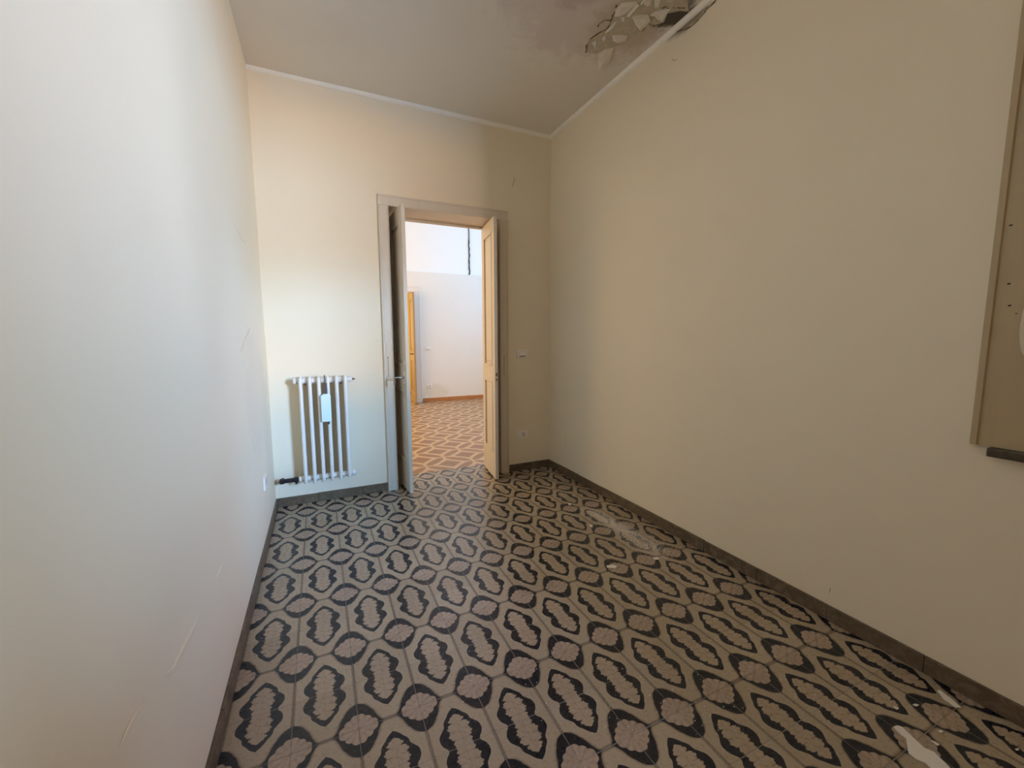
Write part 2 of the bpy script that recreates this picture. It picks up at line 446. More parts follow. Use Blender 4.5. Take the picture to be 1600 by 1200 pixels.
def merged(name, mat, items, parent):
    """many tiles as one mesh: items of (mesh, location, rotation, lift)"""
    vs, fs, uvs = [], [], []
    for me, loc, rz in items:
        k = len(vs); c, s = math.cos(rz), math.sin(rz)
        for v in me.vertices: vs.append((loc[0]+c*v.co.x-s*v.co.y, loc[1]+s*v.co.x+c*v.co.y, loc[2]+v.co.z))
        L = me.uv_layers[0].data
        for p in me.polygons:
            fs.append([k+i for i in p.vertices]); uvs += [tuple(L[i].uv) for i in p.loop_indices]
    me = bpy.data.meshes.new(name); me.from_pydata(vs, [], fs); l = me.uv_layers.new(name='UVMap')
    for i, u in enumerate(uvs): l.data[i].uv = u
    me.materials.append(mat); o = link(name, me, parent); o['kind'] = 'stuff'; return o
def seen(p, m=40):
    q = project(p); return q is not None and -m < q[0] < 1600+m and -m < q[1] < 1200+m

floor = structure(MB().box(XL-0.2, XR+WT, YN-0.2, DT, -0.12, -0.0009).build('floor', M_grout))
hs = TS/2-0.0010
full = tile_mesh('tile', -hs, hs, -hs, hs, lambda x, y: (x/TS+0.5, y/TS+0.5), M_tile)
rest = []
for i in range(12):
    cx = TX0+TS*i
    for k in range(-14, 12):
        y0 = TY0+TS*k; cy = y0+TS/2; flip = k % 2
        if y0 > D and not (DX0-0.1 < cx < DX1+0.1): continue
        rz = PI if flip else 0.0
        me = full
        if y0+TS > DT:                          # the cut row under the door
            hi = DT-0.001-cy
            if flip: me = bpy.data.meshes.get('tile_cut') or tile_mesh('tile_cut', -hs, hs, -hi, hs, lambda x, y: (x/TS+0.5, y/TS+0.5), M_tile)
            else: me = bpy.data.meshes.get('tile_cut') or tile_mesh('tile_cut', -hs, hs, -hs, hi, lambda x, y: (x/TS+0.5, y/TS+0.5), M_tile)
        lift = random.uniform(-0.0004, 0.0003)
        if seen((cx, cy, 0), 120) and cy > 0.2:
            o = link('tile', me, floor); o.location = (cx, cy, lift)
            o.rotation_euler = (random.uniform(-.0015, .0015), random.uniform(-.0015, .0015), rz)
        else: rest.append((me, (cx, cy, lift), rz))
merged('tiling', M_tile, rest, floor)

ffloor = structure(MB().box(FXL-0.2, FXR+0.2, DT, 10.75, -0.12, -0.0016).build('floor', M_fargrout))
FT = 0.2475; hf = FT/2-0.0009
FX0, FYO = 0.918, 4.030               # a diamond's middle
rest = []
i0 = -8
for i in range(-8, 15):
    for k in range(-1, 28):
        cx = FX0+FT*(i+0.5); cy = FYO+FT*(k+0.5)
        if cx-FT/2 > FXR or cx+FT/2 < FXL: continue
        ylo = max(cy-hf, DT+0.001)
        par = (i+k) % 2
        key = 'far_tile_%d_%d' % (par, 1 if ylo > cy-hf+1e-6 else 0)
        me = bpy.data.meshes.get(key)
        if me is None:
            me = tile_mesh(key, -hf, hf, ylo-cy, hf, (lambda x, y, par=par: (x/FT+0.5+par, y/FT+0.5)), M_fartile)
        q = project((cx, cy, 0))
        if q and 615 < q[0] < 775 and cy < 8.4:
            o = link('tile', me, ffloor); o.location = (cx, cy, random.uniform(-.0004, .0003))
        else: rest.append((me, (cx, cy, 0), 0))
merged('tiling', M_fartile, rest, ffloor)

# ------------------------------------------------------------------ baseboards, tile by tile
def baseboard(name, start, direction, lengths, h, t, mat, normal):
    """root plus one tile per length; direction along the wall, normal into the room"""
    root = structure(empty(name, start)); d = Vector(direction); n = Vector(normal); s = 0.0
    for L in lengths:
        m = MB(); a = d*(s+0.0008); b = d*(s+L-0.0008); th = t+random.uniform(-.0012, .0008); hh = h+random.uniform(-.0015, .0015)
        lo = [min(a[i], b[i], (a+n*th)[i]) for i in range(3)]; hi = [max(a[i], b[i], (a+n*th)[i]) for i in range(3)]
        m.box(lo[0], hi[0], lo[1], hi[1], 0.0005, hh, 0.0015)
        m.build('tile', mat, root); s += L
    return root
baseboard('baseboard_back', (XL+0.011, D, 0), (1, 0, 0), [0.28, 0.335, 0.198], BB, 0.011, M_base, (0, -1, 0))
baseboard('baseboard_back', (1.594, D, 0), (1, 0, 0), [0.115, 0.325], BB, 0.011, M_base, (0, -1, 0))
baseboard('baseboard_right', (XR, D, 0), (0, -1, 0), [0.20]+[0.333]*13, BB, 0.012, M_base, (-1, 0, 0))
baseboard('baseboard_left', (XL, D, 0), (0, -1, 0), [0.333]*14, BB, 0.011, M_base, (1, 0, 0))
baseboard('baseboard_far', (1.862, FY, 0), (1, 0, 0), [0.333]*7, 0.072, 0.012, M_terra, (0, -1, 0))

# ------------------------------------------------------------------ cornices
def cornice(name, a, b, n):
    """thin rounded plaster bead under the ceiling, a little uneven"""
    m = MB(); a, b, n = Vector(a), Vector(b), Vector(n); N = 40; rings = []
    for i in range(N+1):
        p = a+(b-a)*i/N; w = 0.5+0.5*mnoise.noise(Vector((i*0.35, a.x, 2.0)))
        s1 = 0.024+0.004*w; up = Vector((0, 0, 1))
        prof = [(0, 0), (0, -s1), (0.4*s1, -s1*0.95), (0.82*s1, -s1*0.62), (s1*0.95, -s1*0.2), (s1*0.95, 0)]
        rings.append([m.bm.verts.new(p+n*q[0]+up*q[1]) for q in prof])
    m.skin(rings)
    return structure(m.build(name, M_cornice, smooth=True))
cornice('trim_1', (XL, D, H), (XR, D, H), (0, -1, 0))
cornice('trim_2', (XR, D-0.02, H), (XR, YN, H), (-1, 0, 0))

# ------------------------------------------------------------------ door between the rooms
def casing_profile(m, p0, p1, w_dir, depth_dir, w):
    """flat board with a raised bead on its outer edge; from p0 to p1, w_dir points outward"""
    p0, p1, wd, dd = Vector(p0), Vector(p1), Vector(w_dir), Vector(depth_dir)
    prof = [(0, 0), (0, 0.012), (0.004, 0.016), (w-0.017, 0.016), (w-0.014, 0.020), (w-0.004, 0.020), (w, 0.015), (w, 0)]
    m.skin([[m.bm.verts.new(p0+wd*a+dd*b) for a, b in prof], [m.bm.verts.new(p1+wd*a+dd*b) for a, b in prof]])
    return m
IX0, IX1, IZ = 0.557, 1.513, 2.328       # inside the casing
CW = 0.083
door = structure(empty('door_1', ((IX0+IX1)/2, D, 0)))
off = door.location
casing_profile(MB(), (IX0, D, 0), (IX0, D, IZ+CW), (-1, 0, 0), (0, -1, 0), CW)
def part(mb, name, mat, parent, smooth=False): return mb.build(name, mat, parent, smooth, off=parent.matrix_basis.translation if parent.parent is None else parent.parent.matrix_basis.translation)
cl = part(casing_profile(MB(), (IX0, D, 0), (IX0, D, IZ), (-1, 0, 0), (0, -1, 0), CW), 'casing', M_wood, door)
cr = part(casing_profile(MB(), (IX1, D, 0), (IX1, D, IZ), (1, 0, 0), (0, -1, 0), CW), 'casing', M_wood, door)
part(casing_profile(MB(), (IX0-CW, D, IZ), (IX1+CW, D, IZ), (0, 0, 1), (0, -1, 0), CW), 'head_casing', M_wood, door)
for c, x, z0, z1 in ((cl, 0.508, 0.962, 1.135), (cr, 1.549, 0.932, 1.118)):
    m = MB(); m.box(x-0.0022, x+0.0022, D-0.0168, D-0.0155, z0, z1-0.01); m.lathe((x, D-0.0155, z1-0.008), (0, -1, 0), [(0, 0.006), (0.003, 0.006), (0.0045, 0.004)], 12)
    tag(part(m, 'keeper_slot', M_slit, c), 'narrow slot with a round head in the casing')
part(MB().box(DX0, IX0, D, DT, 0, IZ), 'jamb', M_wood, door)
part(MB().box(IX1, DX1, D, DT, 0, IZ), 'jamb', M_wood, door)
part(MB().box(DX0, DX1, D, DT, IZ, DZ), 'head_jamb', M_wood, door)
m = MB(); m.box(IX0, IX1, DT-0.045, DT, IZ-0.016, IZ, 0.003)
part(m, 'head_stop', M_wood, door)
part(MB().box(IX0, IX0+0.036, DT-0.045, DT, 0, IZ-0.016), 'side_stop', M_wood, door)
part(MB().box(IX1-0.036, IX1, DT-0.045, DT, 0, IZ-0.016), 'side_stop', M_wood, door)

def leaf(name, hinge, free, thick, z0, z1, panels, label, lean=0.0, side=1, cat='door', group=None, wood=None):
    """panelled leaf: local x runs from hinge to free edge, local y is the thickness"""
    hx, hy = hinge; fx, fy = free; W = math.hypot(fx-hx, fy-hy); ang = math.atan2(fy-hy, fx-hx)
    root = empty(name, (hx, hy, z0)); root.rotation_euler = Euler((lean, 0, ang))
    tag(root, label, cat, group, 'thing')
    Hh = z1-z0; st = 0.085; T = thick; wood = wood or M_wood
    ps = sorted((a-z0, b-z0) for a, b in panels)
    f = MB()
    f.box(0, st, 0, T, 0, Hh, 0.003); f.box(W-st, W, 0, T, 0, Hh, 0.004, 2)
    zs = [0]+[v for p in ps for v in p]+[Hh]
    for a, b in zip(zs[0::2], zs[1::2]): f.box(st-0.001, W-st+0.001, 0.0005, T-0.0005, a, b, 0.001)
    f.build('frame', wood, root)
    for a, b in ps:
        p = MB(); p.box(st-0.004, W-st+0.004, T*0.36, T*0.64, a-0.004, b+0.004)
        i = 0.035
        for s0, s1 in ((T*0.36, T*0.16), (T*0.64, T*0.84)):   # raised field, each face
            A = [(st+i, s0, a+i), (W-st-i, s0, a+i), (W-st-i, s0, b-i), (st+i, s0, b-i)]
            B = [(st+i+.012, s1, a+i+.012), (W-st-i-.012, s1, a+i+.012), (W-st-i-.012, s1, b-i-.012), (st+i+.012, s1, b-i-.012)]
            p.skin([[p.bm.verts.new(v) for v in A], [p.bm.verts.new(v) for v in B]])
        po = p.build('panel', wood, root)
        mo = MB()
        for y0, y1 in ((-0.004, T*0.38), (T*0.62, T+0.004)):
            g = 0.016
            mo.box(st, st+g, y0, y1, a, b, 0.004, 2); mo.box(W-st-g, W-st, y0, y1, a, b, 0.004, 2)
            mo.box(st+g, W-st-g, y0, y1, a, a+g, 0.004, 2); mo.box(st+g, W-st-g, y0, y1, b-g, b, 0.004, 2)
        mo.build('moulding', wood, po, smooth=True)
    for z in (0.25, Hh/2, Hh-0.25):
        MB().lathe((0.0, T if side > 0 else 0, z-0.04), (0, 0, 1), [(0, 0.005), (0.004, 0.007), (0.076, 0.007), (0.08, 0.005)], 10).build('hinge', wood, root, smooth=True)
    return root, W, ang
# right leaf: the face towards the doorway catches the light of the next room
rl, RW, _ = leaf('door_leaf', (1.447, 3.785), (1.386, 3.335), 0.030, 0.012, 2.305, [(0.25, 0.90), (1.03, 2.20)],
    'right leaf of the open beige double door, panelled face lit by next room', lean=0.0, side=1)
rl.rotation_euler.rotate_axis('X', 0)
m = MB()
m.box(RW-0.0006, RW+0.0008, 0.005, 0.026, 0.85, 1.03)
fp = m.build('lock_plate', M_wood, rl)
for z0, z1 in ((0.898, 0.912), (0.938, 0.965)):
    MB().box(RW+0.0006, RW+0.0014, 0.010, 0.021, z0, z1).build('keyhole', M_dark, fp)
# left leaf: seen on its lock edge; hinge on the left
ll, LW, _ = leaf('door_leaf', (0.593, 3.785), (0.620, 3.333), 0.030, 0.012, 2.308, [(0.25, 0.86), (1.06, 2.19)],
    'left leaf of the open beige double door, seen edge on with lever handle', side=-1)
def Ly(y): return y
def handle(root, W):
    """rose plate and drop lever; local -y is the left face of the left leaf"""
    zc = 0.955
    pl = MB(); pl.box(W-0.085, W-0.028, -0.004, 0.001, zc-0.050, zc+0.048, 0.003, 2)
    for z in (zc-0.038, zc+0.036): pl.lathe((W-0.045, -0.004, z), (0, -1, 0), [(0, 0.0055), (0.0012, 0.005)], 10)
    plo = pl.build('handle_plate', M_plastic, root, smooth=True)
    hd = MB(); hd.lathe((W-0.058, -0.003, zc), (0, -1, 0), [(0, 0.014), (0.008, 0.013), (0.010, 0.009)], 16)
    hd.tube([(W-0.058, -0.008, zc), (W-0.058, -0.045, zc+0.002), (W-0.059, -0.066, zc+0.003), (W-0.060, -0.076, zc-0.004), (W-0.062, -0.079, zc-0.02), (W-0.064, -0.080, zc-0.062)],
            [0.007, 0.007, 0.0075, 0.0085, 0.0095, 0.0075], 10)
    hd.build('handle', M_chrome, root, smooth=True)
    k = MB(); k.lathe((W-0.045, -0.004, zc-0.030), (0, -1, 0), [(0, 0.006), (0.0014, 0.006)], 10); k.build('keyhole', M_dark, plo)
    c = MB(); c.prism([(W-0.052, -0.0012, 1.075), (W-0.030, -0.0012, 1.095), (W-0.026, -0.0012, 1.058), (W-0.040, -0.0012, 1.062)], (0, 0.0009, 0))
    tag(c.build('paint_chip', M_plastic, root), 'white chip where the paint has come off')
# ------------------------------------------------------------------ radiator
RY = 3.400                                   # front tubes
def rx(px, py): return on_y(px, py, RY)
zt, zb = rx(505, 588).z, rx(512, 752).z
xs0, xs1 = rx(471.6, 640).x, rx(541.6, 640).x
pitch = (xs1-xs0)/5
rad = empty('radiator', ((xs0+xs1)/2, RY+0.035, 0.0))
tag(rad, 'cream column radiator on the back wall left of the door', 'radiator')
def section_mesh():
    m = MB(); r = 0.0132; zc_t, zc_b = zt-0.032, zb+0.032
    for y in (0.0, 0.042, 0.084):  # rearmost row of tubes added to darken the gaps
        m.tube([(0, y, zb+0.004), (0, y, zb+0.012), (0, y, zb+0.045), (0, y, zt-0.045), (0, y, zt-0.012), (0, y, zt-0.003)], [0.006, 0.0115, r, r, 0.0115, 0.006], 12)
    for zc in (zc_t, zc_b):
        m.lathe((-pitch/2, 0.042, zc), (1, 0, 0), [(0.0008, 0.019), (0.004, 0.023), (0.010, 0.021), (pitch-0.010, 0.021), (pitch-0.004, 0.023), (pitch-0.0008, 0.019)], 16)
        m.box(-0.0125, 0.0125, -0.002, 0.086, zc-0.022, zc+0.022, 0.009, 2)
    return m.mesh('section', M_rad, True)
sm = section_mesh()
for i in range(6):
    o = link('section', sm, rad); o.location = (xs0+pitch*i-rad.location.x, RY-rad.location.y, 0)
ro = rad.location
def rp(mb, name, mat, parent=rad, smooth=True): return mb.build(name, mat, parent, smooth, off=ro)
ycen = RY+0.042
for x, s in ((xs0-pitch/2, -1), (xs1+pitch/2, 1)):
    for zc in (zt-0.032, zb+0.032):
        rp(MB().lathe((x-0.001*s, ycen, zc), (s, 0, 0), [(0, 0.0235), (0.012, 0.0235), (0.018, 0.020), (0.022, 0.012)], 16), 'end_plug', M_rad)
# air vent at the top right
m = MB().lathe((xs1+pitch/2+0.021, ycen, zt-0.032), (1, 0, 0), [(0, 0.008), (0.010, 0.008), (0.012, 0.005), (0.022, 0.005)], 10)
rp(m, 'air_vent', M_hook)
# blackened valve and pipe at the bottom left
vz = zb+0.032; vx = xs0-pitch/2-0.020
m = MB().lathe((vx, ycen, vz), (-1, 0, 0), [(0, 0.013), (0.008, 0.021), (0.026, 0.021), (0.028, 0.016), (0.095, 0.016), (0.098, 0.021), (0.124, 0.021), (0.130, 0.012)], 14)
m.tube([(vx-0.110, ycen, vz), (vx-0.112, ycen+0.03, vz-0.002), (vx-0.112, D, vz-0.004)], 0.009, 10)
vo = rp(m, 'valve', M_black)
m = MB().lathe((vx-0.016, ycen, vz-0.018), (0, 0, -1), [(0, 0.009), (0.012, 0.009), (0.014, 0.006)], 10)
rp(m, 'drain_cap', M_black, vo)
m = MB().lathe((vx-0.130, ycen, vz), (-1, 0, 0), [(0, 0.008), (0.010, 0.008), (0.012, 0.005)], 10)
rp(m, 'valve_tip', M_chrome, vo)
# brackets from the wall under the top hubs
for i in (0, 4):
    x = xs0+pitch*(i+0.5)
    m = MB().tube([(x, D, zt-0.060), (x, ycen+0.01, zt-0.060), (x, ycen-0.028, zt-0.062), (x, ycen-0.034, zt-0.050)], 0.005, 8)
    rp(m, 'bracket', M_hook)
# humidifier hanging on the front
a, b = rx(500.5, 616), rx(518.5, 657)
hy = RY-0.030
hu = empty('radiator_humidifier', ((a.x+b.x)/2, hy, b.z))
tag(hu, 'pale blue ceramic humidifier hanging on the radiator front', 'humidifier')
ho = hu.location
w2 = (b.x-a.x)/2*hy/RY
m = MB(); m.box(ho.x-w2, ho.x+w2, hy-0.010, hy+0.012, b.z, a.z-0.004, 0.006, 3)
m.box(ho.x-w2*0.62, ho.x+w2*0.62, hy-0.004, hy+0.010, a.z-0.012, a.z+0.004, 0.003, 2)
m.build('tank', M_ceramic, hu, True, off=ho)
m = MB(); xh = ho.x+0.004
m.box(xh-0.011, xh+0.009, hy+0.001, hy+0.004, a.z-0.008, a.z+0.085)
m.tube([(xh-0.004, hy+0.0025, a.z+0.08), (xh-0.005, hy+0.004, a.z+0.128), (xh-0.005, hy+0.03, a.z+0.142), (xh-0.005, hy+0.062, a.z+0.137), (xh-0.005, hy+0.066, a.z+0.10)], 0.003, 8)
m.build('hook', M_hook, hu, False, off=ho)
m = MB(); m.box(xh+0.002, xh+0.016, hy, hy+0.006, b.z-0.022, b.z+0.004, 0.002)
m.build('clip', M_hook, hu, False, off=ho)
handle(ll, LW)

# ------------------------------------------------------------------ switches and sockets
def plate(name, loc, rotz, w, h, kind, label, cat):
    """wall plate; local -y faces the room"""
    r = empty(name, loc); r.rotation_euler = (0, 0, rotz); tag(r, label, cat, None, 'thing')
    MB().box(-w/2, w/2, -0.009, 0, -h/2, h/2, 0.003, 2).build('plate', M_plastic, r, True)
    iw, ih = w*0.62, h*0.56
    fr = MB().box(-iw/2, iw/2, -0.0105, -0.008, -ih/2, ih/2, 0.001).build('insert', M_plastic2, r)
    if kind == 'switch':
        k = MB()
        pts = [(-iw*0.44, -0.0105, -ih*0.40), (iw*0.44, -0.0105, -ih*0.40), (iw*0.44, -0.0105, ih*0.45), (-iw*0.44, -0.0105, ih*0.45)]
        B = [(-iw*0.44, -0.0145, -ih*0.30), (iw*0.44, -0.0145, -ih*0.30), (iw*0.44, -0.0115, ih*0.45), (-iw*0.44, -0.0115, ih*0.45)]
        k.skin([[k.bm.verts.new(p) for p in pts], [k.bm.verts.new(p) for p in B]]); k.build('rocker', M_plastic, r)
        MB().box(-iw*0.42, iw*0.42, -0.0112, -0.010, -ih*0.5, -ih*0.36).build('gap', M_slotgrey, r)
    else:
        for cx in ((-iw*0.25, iw*0.25) if kind == 'double' else (0.006,)):
            m = MB()
            for dz in (-0.015, 0, 0.015): m.lathe((cx, -0.0104, dz), (0, -1, 0), [(0, 0.0032), (0.0006, 0.0032)], 8)
            m.box(cx-0.0016, cx+0.0016, -0.0109, -0.0104, -0.018, 0.018)
            m.build('pin_holes', M_slotgrey, r)
        MB().box(-iw*0.48, -iw*0.05, -0.0125, -0.0100, -ih*0.44, ih*0.44, 0.001).build('module', M_plastic, r) if kind != 'double' else None
    return r
plate('light_switch', (1.743, D, 1.131), 0, 0.115, 0.080, 'switch', 'cream light switch on the back wall right of the near door', 'switch')
plate('wall_socket', (1.741, D, 0.354), 0, 0.112, 0.080, 'single', 'cream wall socket low on the back wall near right corner', 'socket')
sl = on_x(413.2, 753, XL)
s_ = plate('wall_socket', (XL, sl.y, sl.z), PI/2, 0.118, 0.082, 'double', 'white wall socket low on the left wall before the radiator', 'socket')
fs = on_y(669, 545, FY); plate('light_switch', (fs.x, FY, fs.z), 0, 0.115, 0.080, 'switch', 'white light switch on the far wall through the doorway', 'switch')
fo = on_y(671, 603, FY); plate('wall_socket', (fo.x, FY, fo.z), 0, 0.115, 0.080, 'single', 'white wall socket above the stain on the far wall', 'socket')
pp = on_x(879, 684, XR)
MB().box(XR-0.004, XR+0.001, pp.y-0.055, pp.y+0.055, pp.z-0.04, pp.z+0.04, 0.003, 2).build('plaster_bump', M_wall_right, wall_right, True)  # low bump in the wall plaster, shaped as a shallow rectangle

# ------------------------------------------------------------------ window in the right wall (only its casing end is in view)
win = structure(empty('window_1', (XR, (WY0+WY1)/2, WZ0)))
CZ0 = 0.912
m = MB(); WCW = 0.600-WY1
prof = [(0, 0.018), (WCW-0.020, 0.018), (WCW-0.017, 0.026), (WCW-0.003, 0.026), (WCW, 0.021), (WCW, 0), (0, 0)]
def wcase(y, s, z0, z1):
    m = MB(); m.skin([[m.bm.verts.new((XR-b, y+s*a, z)) for a, b in prof] for z in (z0, z1)]); return m
wc = part(wcase(WY1, 1, CZ0, WZ1+WCW), 'window_casing', M_case, win)
part(wcase(WY0, -1, CZ0, WZ1+WCW), 'window_casing', M_case, win)
m = MB(); m.skin([[m.bm.verts.new((XR-b, y, WZ1+a)) for a, b in prof] for y in (WY0, WY1)])
part(m, 'window_casing', M_case, win)
m = MB(); m.box(XR-0.045, XR+WT+0.03, WY0-0.05, WY1+0.097, CZ0-0.030, CZ0-0.001, 0.004, 2)
part(m, 'window_sill', M_sill, win)
for y0, y1 in ((WY0, WY0+0.05), (WY1-0.05, WY1)): part(MB().box(XR+0.12, XR+0.17, y0, y1, WZ0, WZ1), 'window_frame', M_case, win)
part(MB().box(XR+0.12, XR+0.17, WY0+0.05, WY1-0.05, WZ1-0.05, WZ1), 'window_frame', M_case, win)
for (px, py) in ((1576.5, 443.5), (1577.5, 477.5), (1579.5, 352), (1588, 490)):
    p = on_x(px, py, XR-0.018); k = 0.6 if px == 1588 else 1.0
    m = MB().lathe((XR-0.0175, p.y, p.z), (-1, 0, 0), [(0, 0.0045*k), (0.0008, 0.0045*k)], 8)
    for v in m.bm.verts: v.co.z = p.z+(v.co.z-p.z)*0.6
    part(m, 'screw_hole', M_dark, wc)
pe = on_x(1611, 508, XR-0.018); m = MB()
rg = []
for dx, k in ((0, 1.0), (0.006, 1.0), (0.010, 0.82)):
    rg.append(m.ring((XR-0.018-dx, pe.y, pe.z), (0, 1, 0), (0, 0, 1), 0.021*k, 0.098*k, 20))
m.skin(rg); tag(part(m, 'oval_plate', M_oval, wc, True), 'white oval plate on the casing')

# ------------------------------------------------------------------ peeling ceiling
def poly_ceiling(pts, drops):
    return [on_z(900+x/7.273, y/7.273, H-d) for (x, y), d in zip(pts, drops)]
def bare_patch(pts, z):
    m = MB(); P = [on_z(900+x/7.273, y/7.273, z) for x, y in pts]
    m.prism([(p.x, p.y, H-0.0004) for p in P], (0, 0, -0.0016)); return m.build('bare_plaster', M_bare, ceiling)
bare_patch([(110, 590), (120, 520), (170, 440), (260, 375), (350, 330), (390, 270), (400, 200), (440, 90), (520, 20), (560, -120), (900, -160),
            (1250, -60), (1285, 130), (1180, 120), (1040, 150), (1000, 250), (900, 280), (830, 260), (760, 330), (700, 400), (600, 440), (560, 500), (440, 530), (300, 560), (220, 610)], H)
FL = [  # outline in the zoomed picture, and how far each corner has come away (cm)
 ([(250, 620), (330, 560), (430, 545), (390, 680), (340, 750), (265, 795), (245, 720)], [.6, .3, .3, 2.2, 3.4, 4.6, 2.4]),
 ([(410, 405), (510, 395), (590, 410), (570, 460), (480, 490), (420, 470)], [.3, .2, .5, 2.2, 2.6, 1.8]),
 ([(635, 185), (720, 165), (820, 170), (842, 240), (780, 310), (730, 345), (680, 290)], [.3, .2, .4, 1.8, 2.6, 3.4, 2.0]),
 ([(840, 180), (900, 130), (1080, 95), (1040, 145), (980, 245), (930, 225), (890, 180)], [.5, .2, .4, 1.6, 3.6, 3.0, 1.6]),
 ([(180, 490), (230, 455), (242, 470), (215, 550)], [.8, .2, .4, 2.4]),
 ([(290, 440), (340, 405), (352, 440), (312, 472)], [.6, .2, .8, 1.8]),
 ([(570, 190), (600, 140), (690, 40), (722, 60), (640, 150), (610, 195)], [1.6, .4, .3, 1.4, 1.8, 2.2]),
 ([(770, -10), (870, -10), (862, 50), (810, 78), (775, 50)], [.3, .3, 1.6, 2.6, 1.8]),
 ([(505, 200), (562, 190), (552, 250), (522, 240)], [.3, .3, 1.8, 1.6]),
 ([(885, -10), (965, -10), (945, 90), (892, 96)], [.2, .3, 1.8, 2.0]),
 ([(430, 260), (470, 240), (420, 330), (330, 385), (350, 345)], [.2, .4, 1.2, 1.4, .4]),
 ([(450, 110), (520, 30), (690, 20), (700, 45), (590, 150), (500, 190), (440, 190)], [.2, .2, .3, .5, 1.0, 1.2, .8]),
 ([(730, 45), (775, -5), (785, 0), (742, 62)], [.2, .2, 1.0, 1.4])]
for pts, dr in FL:
    P = poly_ceiling(pts, [d/100 for d in dr]); m = MB()
    c = sum(P, Vector())/len(P); c.z -= 0.004
    # curl: an inner ring between rim and middle
    a = [m.bm.verts.new(p) for p in P]; b = [m.bm.verts.new(p.lerp(c, 0.5)+Vector((0, 0, -0.003))) for p in P]; cc = m.bm.verts.new(c)
    n = len(a)
    for i in range(n):
        j = (i+1) % n; m.bm.faces.new((a[i], a[j], b[j], b[i])); m.bm.faces.new((b[i], b[j], cc))
    g = bmesh.ops.extrude_face_region(m.bm, geom=m.bm.faces[:])
    for v in g['geom']:
        if isinstance(v, bmesh.types.BMVert): v.co.z += 0.0016
    m.build('paint_flake', M_flake, ceiling, False)

# ------------------------------------------------------------------ blisters and cracks on the walls
def blister(parent, mat, a, b, width, lift, nrm, sharp=0.5, name='paint_blister'):
    """raised lens of lifted paint running from a to b; sharp moves its crest towards one side"""
    a, b, n = Vector(a), Vector(b), Vector(nrm); d = (b-a); t = d.normalized().cross(n).normalized(); m = MB()
    N = 12; rows = []
    for i in range(N+1):
        k = i/N; w = math.sin(PI*min(max(k, 0.02), 0.98))**0.7*width*(0.55+0.45*k)
        p = a+d*k+t*(mnoise.noise(Vector((k*3, a.y*9, 1)))*width*0.5)
        rows.append([m.bm.verts.new(p+t*(s*w)+n*(h*lift*w/width-0.0008)) for s, h in ((-1, 0), (-sharp, 0.7), (0.15, 1), (0.8, 0.9), (1, 0))])
    for r0, r1 in zip(rows[:-1], rows[1:]):
        for i in range(4): m.bm.faces.new((r0[i], r0[i+1], r1[i+1], r1[i]))
    o = m.build(name, mat, parent, True); return o
def LW_(px, py): p = on_x(px, py, XL); return (XL+0.001, p.y, p.z)
NL = (1, 0, 0)
blister(wall_left, M_wall_left, LW_(349, 876), LW_(335, 914), 0.010, 0.006, NL)
blister(wall_left, M_wall_left, LW_(325, 935), LW_(262, 1062), 0.016, 0.006, NL)
blister(wall_left, M_wall_left, LW_(284, 1036), LW_(256, 1060), 0.010, 0.003, NL)
blister(wall_left, M_wall_left, LW_(225, 1090), LW_(186, 1168), 0.010, 0.006, NL)
blister(wall_left, M_wall_left, LW_(363, 348), LW_(383, 382), 0.012, 0.004, NL)
blister(wall_left, M_wall_left, LW_(392, 510), LW_(376, 552), 0.014, 0.004, NL)
def crack(parent, pts, w, n, mat, name='crack'):
    m = MB(); m.tube(pts, [w*0.3]+[w]*(len(pts)-2)+[w*0.3], 6); return m.build(name, mat, parent)
M_crack = Mat('crack_shadow', (0.36, 0.29, 0.20), 0.9, 0.1).done()
crack(wall_back, [Vector(on_y(*p, D))+Vector((0, -0.0006, 0)) for p in ((804, 277), (803.5, 281), (802.5, 285), (801.5, 289), (800, 293))], 0.0024, None, M_crack)
crack(wall_right, [Vector(on_x(*p, XR))+Vector((-0.0004, 0, 0)) for p in ((1298, 918), (1297, 922), (1295.5, 927))], 0.0016, None, M_crack)
crack(wall_right, [Vector(on_x(*p, XR))+Vector((-0.0004, 0, 0)) for p in ((1049, 91), (1053, 95), (1059, 93))], 0.002, None, M_crack)

M_rim = Mat('crack_shade_mould_rim', (0.16, 0.125, 0.085), 0.9, 0.1).done()  # dark crack lines with edge shadow painted in; also outlines the wall mould
def rim(pts, w, parent=ceiling, plane='z'):
    P = [on_z(900+x/7.273, y/7.273, H-0.001) if plane == 'z' else on_x(900+x/7.273, y/7.273, XR-0.001) for x, y in pts]
    Q = []
    for a, b in zip(P[:-1], P[1:]):
        for k in range(4):
            p = a.lerp(b, k/4); Q.append(p+Vector((mnoise.noise(p*40)*0.006 if plane == 'z' else 0, mnoise.noise(p*40+Vector((5, 0, 0)))*0.006, 0)))
    Q.append(P[-1]); m = MB(); m.tube(Q, [w*(0.35+0.9*abs(mnoise.noise(p*55))) for p in Q], 6)
    for v in m.bm.verts:
        if plane == 'z': v.co.z = H-0.0005+(v.co.z-H)*0.3
        else: v.co.x = XR-0.0005+(v.co.x-XR)*0.3
    return m.build('crack', M_rim, parent)
rim([(112, 600), (125, 520), (172, 440), (260, 375), (350, 330), (390, 270), (408, 200), (440, 120), (465, 60)], 0.010)
rim([(250, 305), (272, 262), (330, 238), (388, 232)], 0.007)
rim([(640, 155), (720, 140), (800, 148)], 0.006)
rim([(430, 350), (455, 332), (492, 345)], 0.006)
rim([(980, 95), (1020, 75), (1060, 95), (1130, 85), (1240, 90)], 0.009)
rim([(1145, 355), (1240, 335), (1310, 300), (1370, 245), (1430, 180), (1490, 95), (1530, 65), (1590, 5)], 0.008, wall_right, 'x')
